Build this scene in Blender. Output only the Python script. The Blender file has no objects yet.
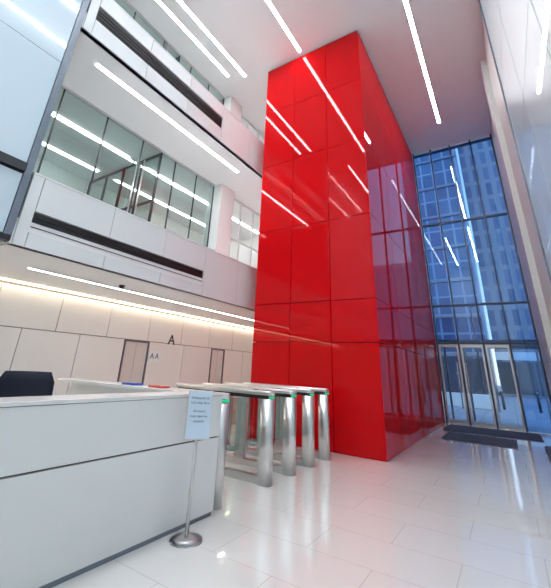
import bpy, bmesh, math
from mathutils import Matrix, Vector
scene = bpy.context.scene
try:
    scene.view_settings.view_transform = 'Standard'
except Exception as e:
    print(e)

# ------------------------------------------------------------ materials
def pmat(name, col, rough=0.5, metal=0.0, coat=0.0, spec=0.5, noise=0.0, nscale=8.0, cior=1.5):
    m = bpy.data.materials.new(name); m.use_nodes = True
    nt = m.node_tree; b = nt.nodes['Principled BSDF']
    b.inputs['Base Color'].default_value = (*col, 1)
    b.inputs['Roughness'].default_value = rough
    b.inputs['Metallic'].default_value = metal
    b.inputs['Coat Weight'].default_value = coat
    b.inputs['Coat Roughness'].default_value = 0.015
    b.inputs['Coat IOR'].default_value = cior
    b.inputs['Specular IOR Level'].default_value = spec
    if noise > 0:
        tc = nt.nodes.new('ShaderNodeTexCoord')
        n = nt.nodes.new('ShaderNodeTexNoise'); n.inputs['Scale'].default_value = nscale
        n.inputs['Detail'].default_value = 3
        mx = nt.nodes.new('ShaderNodeMix'); mx.data_type = 'RGBA'
        mx.inputs[6].default_value = (*[c*(1-noise) for c in col], 1)
        mx.inputs[7].default_value = (*[min(1, c*(1+noise)) for c in col], 1)
        nt.links.new(tc.outputs['Object'], n.inputs['Vector'])
        nt.links.new(n.outputs['Fac'], mx.inputs[0])
        nt.links.new(mx.outputs[2], b.inputs['Base Color'])
    return m

def glassmat(name, tint, f0=0.04, f90=1.0):
    """thin architectural glass: Schlick reflection over a tinted see-through layer"""
    m = bpy.data.materials.new(name); m.use_nodes = True
    nt = m.node_tree; nt.nodes.clear()
    o = nt.nodes.new('ShaderNodeOutputMaterial')
    t = nt.nodes.new('ShaderNodeBsdfTransparent'); t.inputs[0].default_value = (*tint, 1)
    g = nt.nodes.new('ShaderNodeBsdfGlossy'); g.inputs['Roughness'].default_value = 0.0
    lw = nt.nodes.new('ShaderNodeLayerWeight'); lw.inputs[0].default_value = 0.5
    p = nt.nodes.new('ShaderNodeMath'); p.operation = 'POWER'; p.inputs[1].default_value = 5.0
    mu = nt.nodes.new('ShaderNodeMath'); mu.operation = 'MULTIPLY_ADD'
    mu.inputs[1].default_value = f90-f0; mu.inputs[2].default_value = f0
    mx = nt.nodes.new('ShaderNodeMixShader')
    nt.links.new(lw.outputs['Facing'], p.inputs[0]); nt.links.new(p.outputs[0], mu.inputs[0])
    nt.links.new(mu.outputs[0], mx.inputs[0])
    nt.links.new(t.outputs[0], mx.inputs[1]); nt.links.new(g.outputs[0], mx.inputs[2])
    nt.links.new(mx.outputs[0], o.inputs[0])
    return m

def emat(name, col, s):
    m = bpy.data.materials.new(name); m.use_nodes = True
    nt = m.node_tree; nt.nodes.clear()
    o = nt.nodes.new('ShaderNodeOutputMaterial'); e = nt.nodes.new('ShaderNodeEmission')
    e.inputs[0].default_value = (*col, 1); e.inputs[1].default_value = s
    nt.links.new(e.outputs[0], o.inputs[0]); return m

def tilemat(name, c1, c2, mortar, w, h, ms, rough, coat=0.0, axes='XY', off=0.0):
    m = bpy.data.materials.new(name); m.use_nodes = True
    nt = m.node_tree; b = nt.nodes['Principled BSDF']
    tc = nt.nodes.new('ShaderNodeTexCoord')
    sp = nt.nodes.new('ShaderNodeSeparateXYZ'); cb = nt.nodes.new('ShaderNodeCombineXYZ')
    nt.links.new(tc.outputs['Object'], sp.inputs[0])
    nt.links.new(sp.outputs[axes[0]], cb.inputs[0]); nt.links.new(sp.outputs[axes[1]], cb.inputs[1])
    br = nt.nodes.new('ShaderNodeTexBrick')
    br.offset = off; br.squash = 1.0
    br.inputs['Color1'].default_value = (*c1, 1); br.inputs['Color2'].default_value = (*c2, 1)
    br.inputs['Mortar'].default_value = (*mortar, 1)
    br.inputs['Scale'].default_value = 1.0
    br.inputs['Brick Width'].default_value = w; br.inputs['Row Height'].default_value = h
    br.inputs['Mortar Size'].default_value = ms; br.inputs['Mortar Smooth'].default_value = 0.1
    nt.links.new(cb.outputs[0], br.inputs['Vector'])
    nt.links.new(br.outputs['Color'], b.inputs['Base Color'])
    b.inputs['Roughness'].default_value = rough; b.inputs['Coat Weight'].default_value = coat
    b.inputs['Coat Roughness'].default_value = 0.03
    return m

M_white = pmat('white_panel', (0.83, 0.835, 0.83), 0.22, coat=0.3, noise=0.01)
M_fascia = pmat('white_fascia', (0.83, 0.88, 0.90), 0.15, coat=0.5, noise=0.01)
M_ceil = pmat('ceiling_paint', (0.88, 0.90, 0.91), 0.6, noise=0.01, nscale=2)
M_joint = pmat('joint_dark', (0.14, 0.13, 0.12), 0.7, noise=0.1)
M_red = pmat('red_back_painted_glass', (0.58, 0.003, 0.006), 0.3, metal=0.0, coat=0.45, spec=0.0, noise=0.02, nscale=0.6, cior=1.5)
M_redj = pmat('red_joint', (0.05, 0.002, 0.003), 0.5, noise=0.1)
M_floor = tilemat('white_floor_tile', (0.82, 0.815, 0.80), (0.80, 0.795, 0.78), (0.62, 0.60, 0.57), 1.2, 0.6, 0.004, 0.15, 1.0, off=0.5)
M_steel = pmat('brushed_steel', (0.66, 0.66, 0.66), 0.28, metal=1.0, noise=0.06, nscale=20)
M_dsteel = pmat('dark_frame', (0.06, 0.065, 0.075), 0.35, metal=0.6, noise=0.1)
M_mull = pmat('mullion_grey', (0.20, 0.23, 0.28), 0.35, metal=0.6, noise=0.1)
M_dmull = pmat('mullion_dark', (0.07, 0.09, 0.13), 0.35, metal=0.6, noise=0.1)
M_black = pmat('black_plastic', (0.015, 0.015, 0.018), 0.4, noise=0.2)
M_glass = glassmat('clear_glass', (0.80, 0.88, 0.94), 0.05)
M_oglass = glassmat('office_glass', (0.80, 0.86, 0.85), 0.07)
M_bglass = glassmat('blue_tinted_glazing', (0.56, 0.74, 0.92), 0.07)
M_tglass = glassmat('barrier_glass', (0.72, 0.86, 0.84), 0.12)
M_blue = pmat('pale_blue_glass_panel', (0.66, 0.79, 0.89), 0.1, coat=1.0, noise=0.03, nscale=0.5)
M_paleblue = pmat('pale_glass_cladding', (0.64, 0.79, 0.85), 0.3, coat=0.5, noise=0.03, nscale=0.5)
M_stone = pmat('cream_stone', (0.76, 0.82, 0.81), 0.4, coat=0.1, noise=0.03, nscale=3)
M_light = emat('linear_lamp', (0.975, 0.99, 1.0), 52)
M_light2 = emat('soffit_lamp', (1.0, 0.98, 0.95), 22)
M_olight = emat('office_lamp', (1.0, 0.99, 0.96), 16)
M_up = emat('added_fill_uplight', (0.98, 0.99, 1.0), 18)  # unseen fill, added to brighten the soffit above the lower balcony
M_up2 = emat('added_fill_uplight_soft', (0.98, 0.99, 1.0), 7)  # weaker unseen fill, added to lift the ceiling above the upper balcony
M_cove = emat('warm_cove_lamp', (1.0, 0.81, 0.57), 15)
M_green = emat('green_indicator', (0.05, 0.6, 0.3), 0.9)
M_mat = pmat('entrance_mat_fibre', (0.06, 0.08, 0.12), 0.95, noise=0.3, nscale=60)
M_fabric = pmat('chair_fabric', (0.02, 0.024, 0.045), 0.8, noise=0.3, nscale=60)
M_door = pmat('lift_door_metal', (0.70, 0.69, 0.67), 0.35, metal=0.1, noise=0.05)
M_sign = pmat('sign_sheet', (0.60, 0.72, 0.86), 0.3, coat=0.5, noise=0.02)
M_ink = pmat('sign_ink', (0.04, 0.06, 0.12), 0.6, noise=0.05)
M_redp = pmat('red_folder', (0.6, 0.03, 0.03), 0.4, noise=0.05)
M_bluep = pmat('blue_folder', (0.04, 0.10, 0.45), 0.4, noise=0.05)
M_grey = pmat('grey_interior', (0.64, 0.70, 0.69), 0.6, noise=0.04)
M_shop = pmat('shopfront_glass', (0.03, 0.05, 0.08), 0.1, coat=0.6, noise=0.2, nscale=1)

# ------------------------------------------------------------ mesh helpers
class B:
    def __init__(s, name):
        s.name = name; s.bm = bmesh.new(); s.mats = []
    def mi(s, m):
        if m not in s.mats: s.mats.append(m)
        return s.mats.index(m)
    def box(s, x0, x1, y0, y1, z0, z1, m, bev=0.0):
        i = s.mi(m)
        r = bmesh.ops.create_cube(s.bm, size=1.0)
        mat = Matrix.Translation(((x0+x1)/2, (y0+y1)/2, (z0+z1)/2)) @ Matrix.Diagonal((abs(x1-x0), abs(y1-y0), abs(z1-z0), 1))
        bmesh.ops.transform(s.bm, matrix=mat, verts=r['verts'])
        fs = set(f for v in r['verts'] for f in v.link_faces)
        for f in fs: f.material_index = i
        if bev > 0:
            es = list(set(e for f in fs for e in f.edges))
            rr = bmesh.ops.bevel(s.bm, geom=es, offset=bev, segments=3, affect='EDGES', profile=0.5)
            for f in rr['faces']: f.material_index = i
        return s
    def prism(s, pts, z0, z1, m, smooth=False):
        i = s.mi(m)
        lo = [s.bm.verts.new((p[0], p[1], z0)) for p in pts]
        hi = [s.bm.verts.new((p[0], p[1], z1)) for p in pts]
        n = len(pts)
        fs = [s.bm.faces.new(list(reversed(lo))), s.bm.faces.new(hi)]
        for k in range(n):
            f = s.bm.faces.new((lo[k], lo[(k+1) % n], hi[(k+1) % n], hi[k])); f.smooth = smooth; fs.append(f)
        for f in fs: f.material_index = i
        return s
    def cyl(s, p0, p1, r, m, seg=24, r2=None):
        i = s.mi(m)
        p0 = Vector(p0); p1 = Vector(p1); d = p1-p0
        q = d.to_track_quat('Z', 'Y').to_matrix().to_4x4()
        rr = bmesh.ops.create_cone(s.bm, cap_ends=True, segments=seg, radius1=r, radius2=r if r2 is None else r2, depth=d.length)
        bmesh.ops.transform(s.bm, matrix=Matrix.Translation((p0+p1)/2) @ q, verts=rr['verts'])
        for f in set(f for v in rr['verts'] for f in v.link_faces):
            f.material_index = i
            if len(f.verts) == 4: f.smooth = True
        return s
    def done(s, parent=None, mod=None):
        me = bpy.data.meshes.new(s.name)
        bmesh.ops.recalc_face_normals(s.bm, faces=s.bm.faces)
        s.bm.to_mesh(me); s.bm.free()
        for m in s.mats: me.materials.append(m)
        o = bpy.data.objects.new(s.name, me); scene.collection.objects.link(o)
        if parent: o.parent = parent
        return o

def empty(name, loc=(0, 0, 0)):
    e = bpy.data.objects.new(name, None); e.location = loc; e.empty_display_size = 0.1
    scene.collection.objects.link(e); return e

def panels_x(b, x, ys, zs, m, t=0.04, g=0.012, skip=()):
    for a in range(len(ys)-1):
        for c in range(len(zs)-1):
            if (a, c) in skip: continue
            b.box(x-t, x, ys[a]+g/2, ys[a+1]-g/2, zs[c]+g/2, zs[c+1]-g/2, m)

H = 11.0
XR = 1.0     # right wall
YG = 15.07   # glazed end wall

# ------------------------------------------------------------ shell
B('floor').box(-12, 1.2, -6, YG+0.1, -0.1, 0, M_floor).done()
b = B('ceiling'); b.box(-12, 1.2, -6, YG+0.1, H, H+0.15, M_ceil); b.done()
B('wall_back').box(-12, 1.2, -6.2, -6, 0, H, M_white).done()
B('wall_far_left').box(-12.2, -12, -6, YG, 0, H, M_grey).done()
B('wall_lift_lobby_end').box(-12, -5.3, 12.6, 12.8, 0, H, M_white).done()

# ground floor panelled wall
b = B('wall_left')
ys = [-6, -4.6, -3.2, -1.8, -0.4, 1.0, 2.3, 3.6, 4.9, 6.16, 7.0, 8.35, 9.67, 10.4, 11.5, 12.58]
lower_skip = {(9, 0), (12, 0)}
b.box(-8.75, -8.56, -6, 12.6, 0, 2.97, M_joint)
panels_x(b, -8.5, ys, [0.0, 2.05], M_white, t=0.055, g=0.016, skip=lower_skip)
ys2 = [-6, -4.2, -2.4, -0.6, 0.4, 1.7, 3.0, 4.3, 5.6, 6.9, 8.2, 9.5, 10.8, 12.58]
panels_x(b, -8.5, ys2, [2.05, 2.9], M_white, t=0.055, g=0.016)
b.done()
for (y0, y1) in ((6.16, 7.0), (9.67, 10.4)):
    b = B('lift_door')
    b.box(-8.555, -8.53, y0+0.03, (y0+y1)/2-0.004, 0.0, 2.0, M_door)
    b.box(-8.555, -8.53, (y0+y1)/2+0.004, y1-0.03, 0.0, 2.0, M_door)
    b.box(-8.555, -8.48, y0+0.01, y0+0.04, 0, 2.04, M_mull)
    b.box(-8.555, -8.48, y1-0.04, y1-0.01, 0, 2.04, M_mull)
    b.box(-8.555, -8.48, y0+0.04, y1-0.04, 2.0, 2.04, M_mull)
    b.done()

def slab(name, z):
    b = B(name)
    b.box(-12, -5.62, 1.9, 12.6, z, z+0.4, M_ceil)
    b.done()
slab('floor_slab', 2.97)
slab('floor_slab', 7.23)
b = B('floor_slab'); b.box(-12, -5.7, -6, 1.86, 2.97, 3.3, M_ceil); b.done()

def fascia(name, z0, zs0, zs1, z1, ya, yb, ysl0, ysl1, mup):
    b = B(name)
    x = -5.6
    b.box(x-0.12, x-0.05, ya, yb, z0, z1-0.02, M_joint)
    yy = [ya, ysl0-0.01, ysl0+1.25, ysl0+2.5, ysl1+0.01, ysl1+1.3, ysl1+2.6, ysl1+3.9, yb]
    yy = [y for y in yy if y <= yb]
    for i in range(len(yy)-1):
        g = 0.005
        b.box(x-0.05, x, yy[i]+g, yy[i+1]-g, zs1+0.02, z1-0.03, M_fascia)
        b.box(x-0.05, x, yy[i]+g, yy[i+1]-g, z0, zs0-0.02, M_fascia)
        if yy[i+1] <= ysl0 or yy[i] >= ysl1:
            b.box(x-0.05, x, yy[i]+g, yy[i+1]-g, zs0-0.02, zs1+0.02, M_fascia)
    b.box(x-0.049, x-0.03, ysl0, ysl1, zs0, zs1, M_black)
    for k in range(3):
        zz = zs0+(zs1-zs0)*(k+1)/4
        b.box(x-0.03, x-0.012, ysl0, ysl1, zz-0.006, zz+0.006, M_black)
    b.box(x-0.14, x+0.01, ya, yb, z1-0.03, z1, M_fascia)
    b.box(x-0.30, x-0.16, ya, yb, z1-0.10, z1-0.06, M_mull)
    b.box(x-0.28, x-0.18, ya+0.05, yb-0.05, z1-0.06, z1-0.05, mup)  # added glowing strip, out of sight behind the parapet, throws fill light upwards
    b.done()
fascia('balcony_fascia', 2.97, 3.22, 3.52, 4.13, 1.92, 12.58, 2.1, 5.84, M_up)
fascia('balcony_fascia', 7.23, 7.64, 7.98, 8.40, 1.92, 12.58, 2.1, 5.9, M_up2)

# near blue glass volume
b = B('blue_glass_screen')
b.box(-5.75, -5.63, -5.9, 1.86, 3.32, H-0.01, M_dsteel)
ysb = [-5.9, -4.2, -2.2, -0.2, 1.78]
zsb = [3.08, 4.02, 4.2, 6.2, 8.6, 10.86]
for a in range(len(ysb)-1):
    for c in range(len(zsb)-1):
        if c == 1: continue
        b.box(-5.63, -5.58, ysb[a]+0.006, ysb[a+1]-0.006, zsb[c]+0.006, zsb[c+1]-0.006, M_blue)
b.box(-5.62, -5.55, 1.78, 1.88, 3.0, H-0.01, M_mull)
b.box(-5.63, -5.52, -5.9, 1.78, 4.04, 4.18, M_dsteel)
b.box(-5.68, -5.55, -5.9, 1.88, 2.99, 3.07, M_dsteel)
b.done()

# glazed office fronts on upper floors
def glazed_front(name, z0, z1):
    root = empty(name)
    f = B('frames')
    ysg = [1.9, 2.6, 3.7, 4.8, 5.46, 6.0, 6.9, 7.75]
    f.box(-7.45, -7.38, 1.9, 7.75, z1-0.06, z1, M_steel)
    f.box(-7.45, -7.38, 1.9, 7.75, z0, z0+0.1, M_steel)
    for y in ysg:
        f.box(-7.43, -7.40, y-0.015, y+0.015, z0+0.1, z1-0.06, M_dsteel)
    f.cyl((-7.33, 4.70, z0+0.7), (-7.33, 4.70, z0+3.2), 0.02, M_steel, 12)
    f.cyl((-7.33, 4.90, z0+0.7), (-7.33, 4.90, z0+3.2), 0.02, M_steel, 12)
    for y in (4.7, 4.9):
        for z in (0.9, 3.0):
            f.cyl((-7.42, y, z0+z), (-7.33, y, z0+z), 0.01, M_steel, 8)
    f.done(root)
    g = B('panes'); g.box(-7.42, -7.412, 1.9, 7.75, z0+0.1, z1-0.06, M_oglass); g.done(root)
    return root
glazed_front('glazed_office_front', 3.37, 7.23)
glazed_front('glazed_office_front', 7.63, H)
for (z0, z1) in ((3.37, 7.23), (7.63, H)):
    B('column').box(-7.65, -7.1, 7.8, 8.5, z0, z1, M_white, 0.01).done()
    b = B('window_frame_landing')
    for y in (8.55, 9.3, 10.1, 10.9, 11.7, 12.5):
        b.box(-7.45, -7.38, y-0.03, y+0.03, z0, z1, M_fascia)
    for z in (z0+0.05, z0+2.3, z1-0.05):
        b.box(-7.44, -7.39, 8.58, 12.5, z-0.03, z+0.03, M_fascia)
    b.done()
    B('wall_office_back').box(-11.2, -11.1, 1.9, 12.6, z0, z1, M_grey).done()
    root = empty('office_partition')
    f = B('partition_frame')
    for x in (-11.05, -10.1, -9.2, -8.3, -7.5):
        f.box(x-0.025, x+0.025, 5.47, 5.53, z0, z1-0.04, M_dsteel)
    for z in (z0+0.04, z0+2.3, z1-0.06):
        f.box(-11.05, -7.5, 5.475, 5.525, z-0.03, z+0.03, M_dsteel)
    f.done(root)
    g_ = B('partition_glass'); g_.box(-11.05, -7.5, 5.496, 5.504, z0+0.07, z1-0.1, M_oglass); g_.done(root)
    b = B('storage_cabinet')
    b.box(-11.08, -10.7, 6.2, 9.4, z0, z0+2.1, M_door)
    for k in range(5):
        b.box(-10.7, -10.68, 6.22+k*0.64, 6.84+k*0.64, z0+0.1, z0+2.05, M_fascia)
    b.done()
    b = B('meeting_table')
    b.box(-10.4, -8.6, 2.6, 4.8, z0+0.72, z0+0.76, M_white, 0.01)
    for (x, y) in ((-10.2, 2.8), (-8.8, 2.8), (-10.2, 4.6), (-8.8, 4.6)):
        b.cyl((x, y, z0), (x, y, z0+0.72), 0.03, M_steel, 12)
    b.done()
    for x in (-8.6, -10.2):
        b = B('office_ceiling_lamp'); b.box(x-0.05, x+0.05, 2.2, 5.2, z1-0.03, z1-0.002, M_olight)
        b.box(x-0.05, x+0.05, 5.9, 12.2, z1-0.03, z1-0.002, M_olight); b.done()

# ------------------------------------------------------------ red core
rx0, rx1, ry0, ry1, rz = -5.25, -2.12, 7.5, YG-0.1, H-0.06
b = B('red_glass_core')
b.box(rx0+0.05, rx1-0.05, ry0+0.05, ry1, 0, H-0.001, M_redj)
zs = [0.0, 2.09, 3.0, 5.0, 7.1, 9.1, rz]
xs = [rx0, rx0+1.05, rx0+2.1, rx1]
g = 0.008
for a in range(3):
    for c in range(len(zs)-1):
        b.box(xs[a]+(g if a else 0), xs[a+1]-(g if a < 2 else 0), ry0, ry0+0.05, zs[c]+g, zs[c+1]-g, M_red)
ysr = [ry0+0.05, 9.4, 11.3, 13.2, ry1]
for a in range(4):
    for c in range(len(zs)-1):
        b.box(rx1-0.05, rx1, ysr[a]+(g if a else 0), ysr[a+1]-g, zs[c]+g, zs[c+1]-g, M_red)
        b.box(rx0, rx0+0.05, ysr[a]+(g if a else 0), ysr[a+1]-g, zs[c]+g, zs[c+1]-g, M_red)
b.done()

# ------------------------------------------------------------ glazed end wall
root = empty('window_end')
f = B('frame')
mul = [-2.08, -1.36, -0.58, 0.2, 0.97]
for x in mul:
    f.box(x-0.028, x+0.028, YG-0.08, YG+0.06, 0.0, H, M_dmull)
for z in (2.66, 4.03, 7.4, 10.85):
    f.box(-2.1, 1.0, YG-0.07, YG+0.05, z-0.035, z+0.035, M_dmull)
f.done(root)
g_ = B('panes'); g_.box(-2.1, 1.0, YG-0.004, YG+0.004, 2.69, H-0.05, M_bglass)
g_.box(0.23, 0.94, YG-0.004, YG+0.004, 0.02, 2.63, M_bglass)
g_.done(root)
def door(name, x0, x1):
    root = empty(name)
    d = B('leaf_frame')
    w = 0.05
    y0, y1 = YG-0.03, YG+0.02
    d.box(x0, x0+w, y0, y1, 0.01, 2.62, M_steel); d.box(x1-w, x1, y0, y1, 0.01, 2.62, M_steel)
    d.box(x0+w, x1-w, y0, y1, 0.01, 0.12, M_steel); d.box(x0+w, x1-w, y0, y1, 2.52, 2.62, M_steel)
    d.done(root)
    p = B('leaf_pane'); p.box(x0+w, x1-w, YG-0.008, YG, 0.12, 2.52, M_glass); p.done(root)
    return root
def pull(root, x):
    h = B('pull_handle')
    h.cyl((x, YG-0.1, 0.5), (x, YG-0.1, 2.0), 0.018, M_steel, 12)
    for z in (0.65, 1.85): h.cyl((x, YG-0.1, z), (x, YG-0.03, z), 0.01, M_steel, 8)
    h.done(root)
r = door('door_1', -2.04, -1.40); pull(r, -1.50)
r = door('door_2', -1.32, -0.62); pull(r, -1.22)
r = door('door_3', -0.54, 0.16); pull(r, -0.44)
root = empty('entrance_vestibule')
v = B('frame')
for x in (-2.1, -1.36, -0.58, 0.2, 1.0):
    v.box(x-0.035, x+0.035, 17.0, 17.08, -0.02, 2.7, M_mull)
v.box(-2.14, 1.04, 17.0, 17.08, 2.62, 2.72, M_mull)
v.box(-2.14, 1.04, YG+0.08, 17.0, 2.72, 2.8, M_mull)
v.done(root)

# ------------------------------------------------------------ right wall
b = B('wall_right')
b.box(1.05, 1.25, 7.6, YG, 0, H, M_joint)
yr = [7.64, 9.4, 10.6, 11.3, 13.1, YG-0.09]
zr = [0, 2.0, 4.0, 6.2, 8.5, H-0.01]
for a in range(len(yr)-1):
    for c in range(len(zr)-1):
        b.box(1.0, 1.05, yr[a]+0.004, yr[a+1]-0.004, zr[c]+0.004, zr[c+1]-0.004, M_stone)
b.box(0.86, 1.0, 10.6, 11.3, 0, H-0.003, M_stone, 0.004)
b.done()
b = B('wall_right_front')
b.box(0.93, 1.24, -5.95, 7.58, 0, H-0.01, M_mull)
b.box(0.86, 1.04, 7.58, 7.64, 0, H-0.01, M_mull)
yr = [-5.95, -4, -2, 0, 1.9, 3.8, 5.7, 7.6]
zr = [0, 1.5, 3.6, 5.6, 7.4, 9.2, H-0.015]
for a in range(len(yr)-1):
    for c in range(len(zr)-1):
        b.box(0.89, 0.93, yr[a]+0.008, yr[a+1]-0.02, zr[c]+0.008, zr[c+1]-0.008, M_paleblue)
b.done()

# ------------------------------------------------------------ lamps
def lamp(name, x, y0, y1, z, w=0.10, m=M_light):
    b = B(name)
    b.box(x-w/2, x+w/2, y0, y1, z-0.012, z-0.001, m)
    b.box(x-w/2-0.015, x-w/2, y0-0.015, y1+0.015, z-0.016, z-0.001, M_fascia)
    b.box(x+w/2, x+w/2+0.015, y0-0.015, y1+0.015, z-0.016, z-0.001, M_fascia)
    b.done()
for (x, y0, y1) in ((-0.72, 6.0, 13.2), (-0.72, -4.5, 4.5), (-3.95, 1.3, 7.35), (-3.95, -5.5, -0.5), (-6.6, 2.5, 7.0), (-6.08, 2.5, 7.3), (-2.3, -5, 3.0), (-5.0, -5, 0.5)):  # last two rows: extra unseen strips, added to brighten the hall
    lamp('linear_ceiling_lamp', x, y0, y1, H)
lamp('linear_soffit_lamp', -6.17, 2.58, 7.45, 7.23, 0.1, M_light)
lamp('linear_soffit_lamp', -6.87, 2.75, 12.0, 2.97, 0.08, M_light2)
b = B('cove_lamp'); b.box(-8.47, -8.40, -5.9, 12.5, 2.945, 2.965, M_cove); b.done()
b = B('dome_camera'); b.cyl((-6.5, 4.4, 2.969), (-6.5, 4.4, 2.93), 0.06, M_black, 20); b.cyl((-6.5, 4.4, 2.93), (-6.5, 4.4, 2.89), 0.05, M_black, 20, 0.02); b.done()

# ------------------------------------------------------------ turnstiles
def stadium(x0, x1, y, w, n=8):
    r = w/2; pts = []
    for k in range(n+1):
        a = -math.pi/2 + math.pi*k/n
        pts.append((x1-r+r*math.cos(a), y+r*math.sin(a)))
    for k in range(n+1):
        a = math.pi/2 + math.pi*k/n
        pts.append((x0+r+r*math.cos(a), y+r*math.sin(a)))
    return pts
def turnstile(y, glass_to=None):
    root = empty('turnstile', (0, 0, 0))
    b = B('cabinet')
    w = 0.18; xe = -2.97
    b.prism(stadium(xe-0.22, xe, y, w), 0.0, 1.07, M_steel, True)
    b.prism(stadium(-5.0, -4.78, y, w), 0.0, 1.07, M_steel, True)
    b.box(-4.85, xe-0.15, y-0.05, y+0.05, 0.0, 0.09, M_steel)
    b.prism(stadium(-5.0, xe, y, w), 1.12, 1.18, M_steel, True)
    b.box(-4.9, xe-0.06, y-0.075, y+0.075, 1.07, 1.12, M_black)
    b.box(xe-0.06, xe-0.015, y-0.05, y+0.05, 1.08, 1.11, M_green)
    b.box(-4.12, -3.92, y-0.04, y+0.04, 0.09, 1.07, M_steel)
    b.cyl((-3.3, y, 1.18), (-3.3, y, 1.186), 0.04, M_black, 16)
    b.done(root)
    if glass_to:
        p = B('barrier_leaf')
        m_ = (y+glass_to)/2
        for (a, c) in ((y+0.05, m_-0.02), (m_+0.02, glass_to-0.05)):
            p.box(-4.03, -4.015, a, c, 0.2, 1.0, M_tglass)
            p.box(-4.035, -4.01, a, c, 1.0, 1.012, M_steel)
        p.done(root)
ty = [3.78, 4.87, 5.55, 6.22, 6.88]
for i, y in enumerate(ty):
    turnstile(y, ty[i+1] if i < 4 else None)

# ------------------------------------------------------------ reception desk
b = B('reception_desk')
dx = -2.92
b.box(dx-0.10, dx-0.02, -4.0, 3.58, 0.0, 1.16, M_joint)
for (z0, z1) in ((0.04, 0.735), (0.75, 1.165)):
    b.box(dx-0.02, dx, -4.0, 3.60, z0, z1, M_white)
b.box(dx-0.35, dx+0.005, -4.0, 3.62, 1.17, 1.20, M_white, 0.004)
b.box(dx-0.02, dx-0.01, -4, 3.58, 0, 0.04, M_mull)
b.box(-6.0, dx-0.10, 3.50, 3.58, 0.0, 1.165, M_white)
b.box(-6.0, dx-0.35, 3.25, 3.62, 1.17, 1.20, M_white, 0.004)
b.box(-3.40, dx-0.10, -4.0, 3.48, 0.70, 0.74, M_white)
b.box(-6.0, -3.40, 2.75, 3.48, 0.70, 0.74, M_white)
b.box(-6.0, -5.95, 2.75, 3.48, 0.0, 0.70, M_white)
b.done()
b = B('document_folder'); b.box(-3.95, -3.72, 3.34, 3.50, 1.20, 1.22, M_redp); b.done()
b = B('document_folder'); b.box(-4.5, -4.25, 3.34, 3.50, 1.20, 1.225, M_bluep); b.done()

def chair(loc, rot):
    root = empty('office_chair', loc); root.rotation_euler = (0, 0, rot)
    b = B('seat'); b.box(-0.26, 0.26, -0.25, 0.25, 0.44, 0.53, M_fabric, 0.035); b.done(root)
    bb = B('backrest'); n = 8; i = bb.mi(M_fabric)
    rows = []
    for k in range(9):
        z = 0.62 + 0.74*k/8
        hw = 0.26*(1-0.10*abs(k-4)/4) - (0.04 if k in (0, 8) else 0)
        row_f, row_b = [], []
        for j in range(n+1):
            s = -1+2*j/n
            y = 0.24 - 0.08*s*s + 0.05*math.sin(k/8*3.1) + 0.04*k/8
            row_f.append(bb.bm.verts.new((s*hw, y, z))); row_b.append(bb.bm.verts.new((s*hw, y+0.06, z)))
        rows.append(row_f+row_b[::-1])
    L = len(rows[0])
    for k in range(8):
        for j in range(L):
            f = bb.bm.faces.new((rows[k][j], rows[k][(j+1) % L], rows[k+1][(j+1) % L], rows[k+1][j])); f.smooth = True
    bb.bm.faces.new(rows[0]); bb.bm.faces.new(rows[-1])
    bb.done(root)
    c = B('base')
    c.cyl((0, 0, 0.10), (0, 0, 0.45), 0.03, M_dsteel)
    for k in range(5):
        a = k*2*math.pi/5
        e = (0.3*math.cos(a), 0.3*math.sin(a), 0.07)
        c.cyl((0, 0, 0.12), e, 0.02, M_dsteel, 12)
        c.cyl((e[0], e[1]-0.02, 0.032), (e[0], e[1]+0.02, 0.032), 0.03, M_black, 16)
    c.box(-0.03, 0.03, 0.1, 0.30, 0.46, 0.49, M_dsteel)
    c.box(-0.03, 0.03, 0.27, 0.31, 0.46, 0.80, M_dsteel)
    for sx in (-1, 1):
        c.box(sx*0.30-0.025, sx*0.30+0.025, -0.12, 0.14, 0.68, 0.71, M_black, 0.008)
        c.box(sx*0.30-0.015, sx*0.30+0.015, -0.02, 0.03, 0.47, 0.68, M_black)
        c.box(sx*0.24-0.07, sx*0.24+0.07, -0.02, 0.03, 0.45, 0.47, M_black)
    c.done(root)
chair((-3.76, 1.76, 0), math.radians(65))

# ------------------------------------------------------------ sign stand
def text(name, body, size, mat, parent, M, ext=0.001, align='CENTER'):
    cu = bpy.data.curves.new(name, 'FONT'); cu.body = body; cu.size = size; cu.extrude = ext
    cu.align_x = align; cu.align_y = 'CENTER'
    o = bpy.data.objects.new(name, cu); scene.collection.objects.link(o)
    cu.materials.append(mat)
    if parent: o.parent = parent
    o.matrix_local = M
    return o
root = empty('sign_stand', (-2.72, 3.0, 0))
b = B('stand')
b.cyl((0, 0, 0), (0, 0, 0.012), 0.15, M_steel, 40)
b.cyl((0, 0, 0.012), (0, 0, 0.028), 0.148, M_steel, 40, 0.06)
b.cyl((0, 0, 0.02), (0, 0, 0.86), 0.017, M_steel, 16)
b.done(root)
s = B('sign_panel')
s.box(-0.125, 0.125, -0.008, 0.008, -0.22, 0.22, M_steel, 0.003)
s.box(-0.115, 0.115, -0.011, -0.008, -0.21, 0.21, M_sign)
so = s.done(root)
ang = math.atan2(2.4, 2.9) + math.radians(5)
so.matrix_local = Matrix.Translation((0.02, -0.02, 1.03)) @ Matrix.Rotation(ang, 4, 'Z') @ Matrix.Rotation(math.radians(-8), 4, 'X')
for k, (t, sz) in enumerate((("Welcome to", 0.036), ("130 Lobby Row", 0.030), ("All visitors", 0.028), ("must report to", 0.028), ("reception", 0.028))):
    text('sign_text_%d' % k, t, sz, M_ink, so, Matrix.Translation((0, -0.0125, 0.15-0.045*k-(0.03 if k > 1 else 0))) @ Matrix.Rotation(math.pi/2, 4, 'X'))

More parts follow.
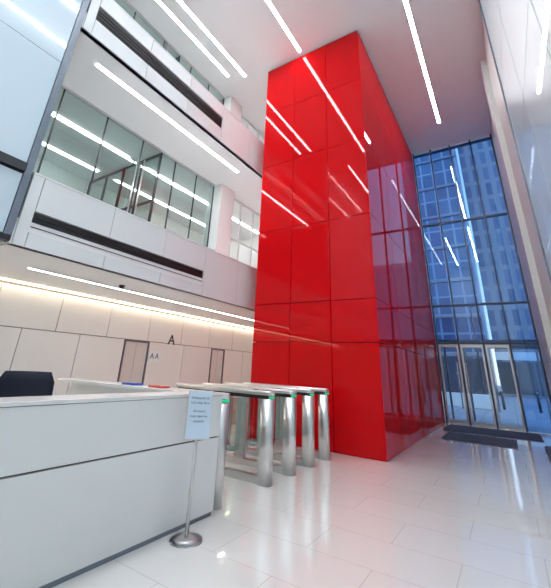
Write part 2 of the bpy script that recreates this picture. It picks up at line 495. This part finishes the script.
RW = Matrix(((0, 0, 1, 0), (1, 0, 0, 0), (0, 1, 0, 0), (0, 0, 0, 1)))
text('lift_bank_letter', 'A', 0.42, M_dsteel, None, Matrix.Translation((-8.49, 7.8, 2.15)) @ RW, 0.008)
root = empty('lift_bank_sign', (-8.497, 7.22, 1.66))
s = B('plaque'); s.box(0, 0.02, -0.2, 0.2, -0.14, 0.14, M_fascia); s.done(root)
text('letter_left', 'A', 0.22, M_ink, root, Matrix.Translation((0.022, -0.09, 0)) @ RW)
text('letter_right', 'A', 0.22, M_ink, root, Matrix.Translation((0.022, 0.09, 0)) @ RW)

b = B('entrance_mat'); b.box(-1.75, -0.1, 11.2, 12.7, 0, 0.015, M_mat, 0.004); b.done()
b = B('entrance_mat'); b.box(-1.95, 0.5, 13.0, 14.7, 0, 0.015, M_mat, 0.004); b.done()
b = B('lobby_bench')
b.box(0.32, 0.84, 7.0, 8.6, 0.34, 0.46, M_black, 0.02)
b.box(0.34, 0.82, 7.02, 8.58, 0.26, 0.34, M_fabric)
for (x, y) in ((0.38, 7.1), (0.78, 7.1), (0.38, 8.5), (0.78, 8.5)):
    b.box(x-0.025, x+0.025, y-0.025, y+0.025, 0, 0.26, M_dsteel)
b.done()

# ------------------------------------------------------------ outside
B('street_pavement').box(-60, 60, YG+0.1, 120, -0.2, -0.02, tilemat('pavement', (0.34, 0.36, 0.39), (0.30, 0.32, 0.35), (0.20, 0.21, 0.23), 1.2, 1.2, 0.02, 0.6)).done()
M_bld = tilemat('office_facade', (0.03, 0.08, 0.17), (0.06, 0.14, 0.26), (0.25, 0.32, 0.42), 1.3, 1.9, 0.10, 0.1, 0.6, axes='XZ')
M_bld3 = tilemat('brick_office_facade', (0.06, 0.11, 0.20), (0.14, 0.20, 0.32), (0.27, 0.29, 0.33), 1.1, 2.2, 0.28, 0.3, 0.2, axes='XZ')
M_bld2 = tilemat('stone_facade', (0.25, 0.38, 0.55), (0.35, 0.48, 0.62), (0.60, 0.62, 0.62), 1.6, 2.2, 0.16, 0.4, axes='XZ')
b = B('office_building'); b.box(-40, -1.2, 42, 60, -0.02, 55, M_bld)
for k in range(12):
    b.box(-40, -1.2, 41.8, 42, 3.5+k*3.8, 3.75+k*3.8, M_mull)
for k in range(14):
    x = -40+k*2.75
    b.box(x+0.15, x+2.6, 41.85, 42, 0.3, 3.3, M_shop)
b.done()
b = B('office_building'); b.box(-0.9, 3.9, 46, 60, -0.02, 40, M_bld3)
b.box(-0.9, 3.9, 45.9, 46, 3.4, 4.2, M_stone)
for x in (-0.8, 0.8, 2.4):
    b.box(x, x+1.4, 45.92, 46, 0.2, 3.2, M_shop)
b.done()
b = B('office_building'); b.box(6.5, 40, 70, 90, -0.02, 22, M_bld2); b.done()
b = B('street_planter'); b.box(-3.5, -1.0, 24, 25, -0.02, 0.7, M_stone, 0.03); b.box(-3.4, -1.1, 24.1, 24.9, 0.7, 0.75, M_black); b.done()
for x in (-0.5, 0.3, 1.1):
    b = B('street_bollard'); b.cyl((x, 25, -0.02), (x, 25, 0.9), 0.07, M_dsteel, 16); b.cyl((x, 25, 0.9), (x, 25, 0.96), 0.07, M_steel, 16, 0.03); b.done()
b = B('street_lamp')
b.cyl((-1.6, 30, -0.02), (-1.6, 30, 0.5), 0.14, M_dsteel, 16)
b.cyl((-1.6, 30, 0.5), (-1.6, 30, 6.5), 0.07, M_dsteel, 16, 0.045)
b.cyl((-1.6, 30, 6.4), (-0.6, 30, 6.6), 0.035, M_dsteel, 12)
b.box(-0.8, -0.3, 29.9, 30.1, 6.53, 6.65, M_dsteel, 0.02)
b.done()

# ------------------------------------------------------------ world
w = bpy.data.worlds.new('world'); scene.world = w; w.use_nodes = True
nt = w.node_tree; bg = nt.nodes['Background']
tc = nt.nodes.new('ShaderNodeTexCoord'); sp = nt.nodes.new('ShaderNodeSeparateXYZ')
cr = nt.nodes.new('ShaderNodeValToRGB')
cr.color_ramp.elements[0].position = 0.0; cr.color_ramp.elements[0].color = (0.85, 0.92, 1.0, 1)
cr.color_ramp.elements[1].position = 0.7; cr.color_ramp.elements[1].color = (0.34, 0.56, 0.95, 1)
nt.links.new(tc.outputs['Generated'], sp.inputs[0]); nt.links.new(sp.outputs['Z'], cr.inputs[0])
nt.links.new(cr.outputs[0], bg.inputs[0]); bg.inputs[1].default_value = 2.2

# ------------------------------------------------------------ camera
cam = bpy.data.cameras.new('camera'); co = bpy.data.objects.new('camera', cam); scene.collection.objects.link(co)
right = Vector((0.840, 0.5408, 0.0459)).normalized()
up = Vector((0.1618, -0.3302, 0.9302)); up = (up - right*up.dot(right)).normalized()
back = right.cross(up)
m = Matrix(((right.x, up.x, back.x, 0), (right.y, up.y, back.y, 0), (right.z, up.z, back.z, 1.5), (0, 0, 0, 1)))
co.matrix_world = m
cam.sensor_fit = 'HORIZONTAL'; cam.sensor_width = 36
cam.lens = 349/551*36
cam.shift_x = 9.5/551; cam.shift_y = -63/551
cam.clip_start = 0.05; cam.clip_end = 300
scene.camera = co
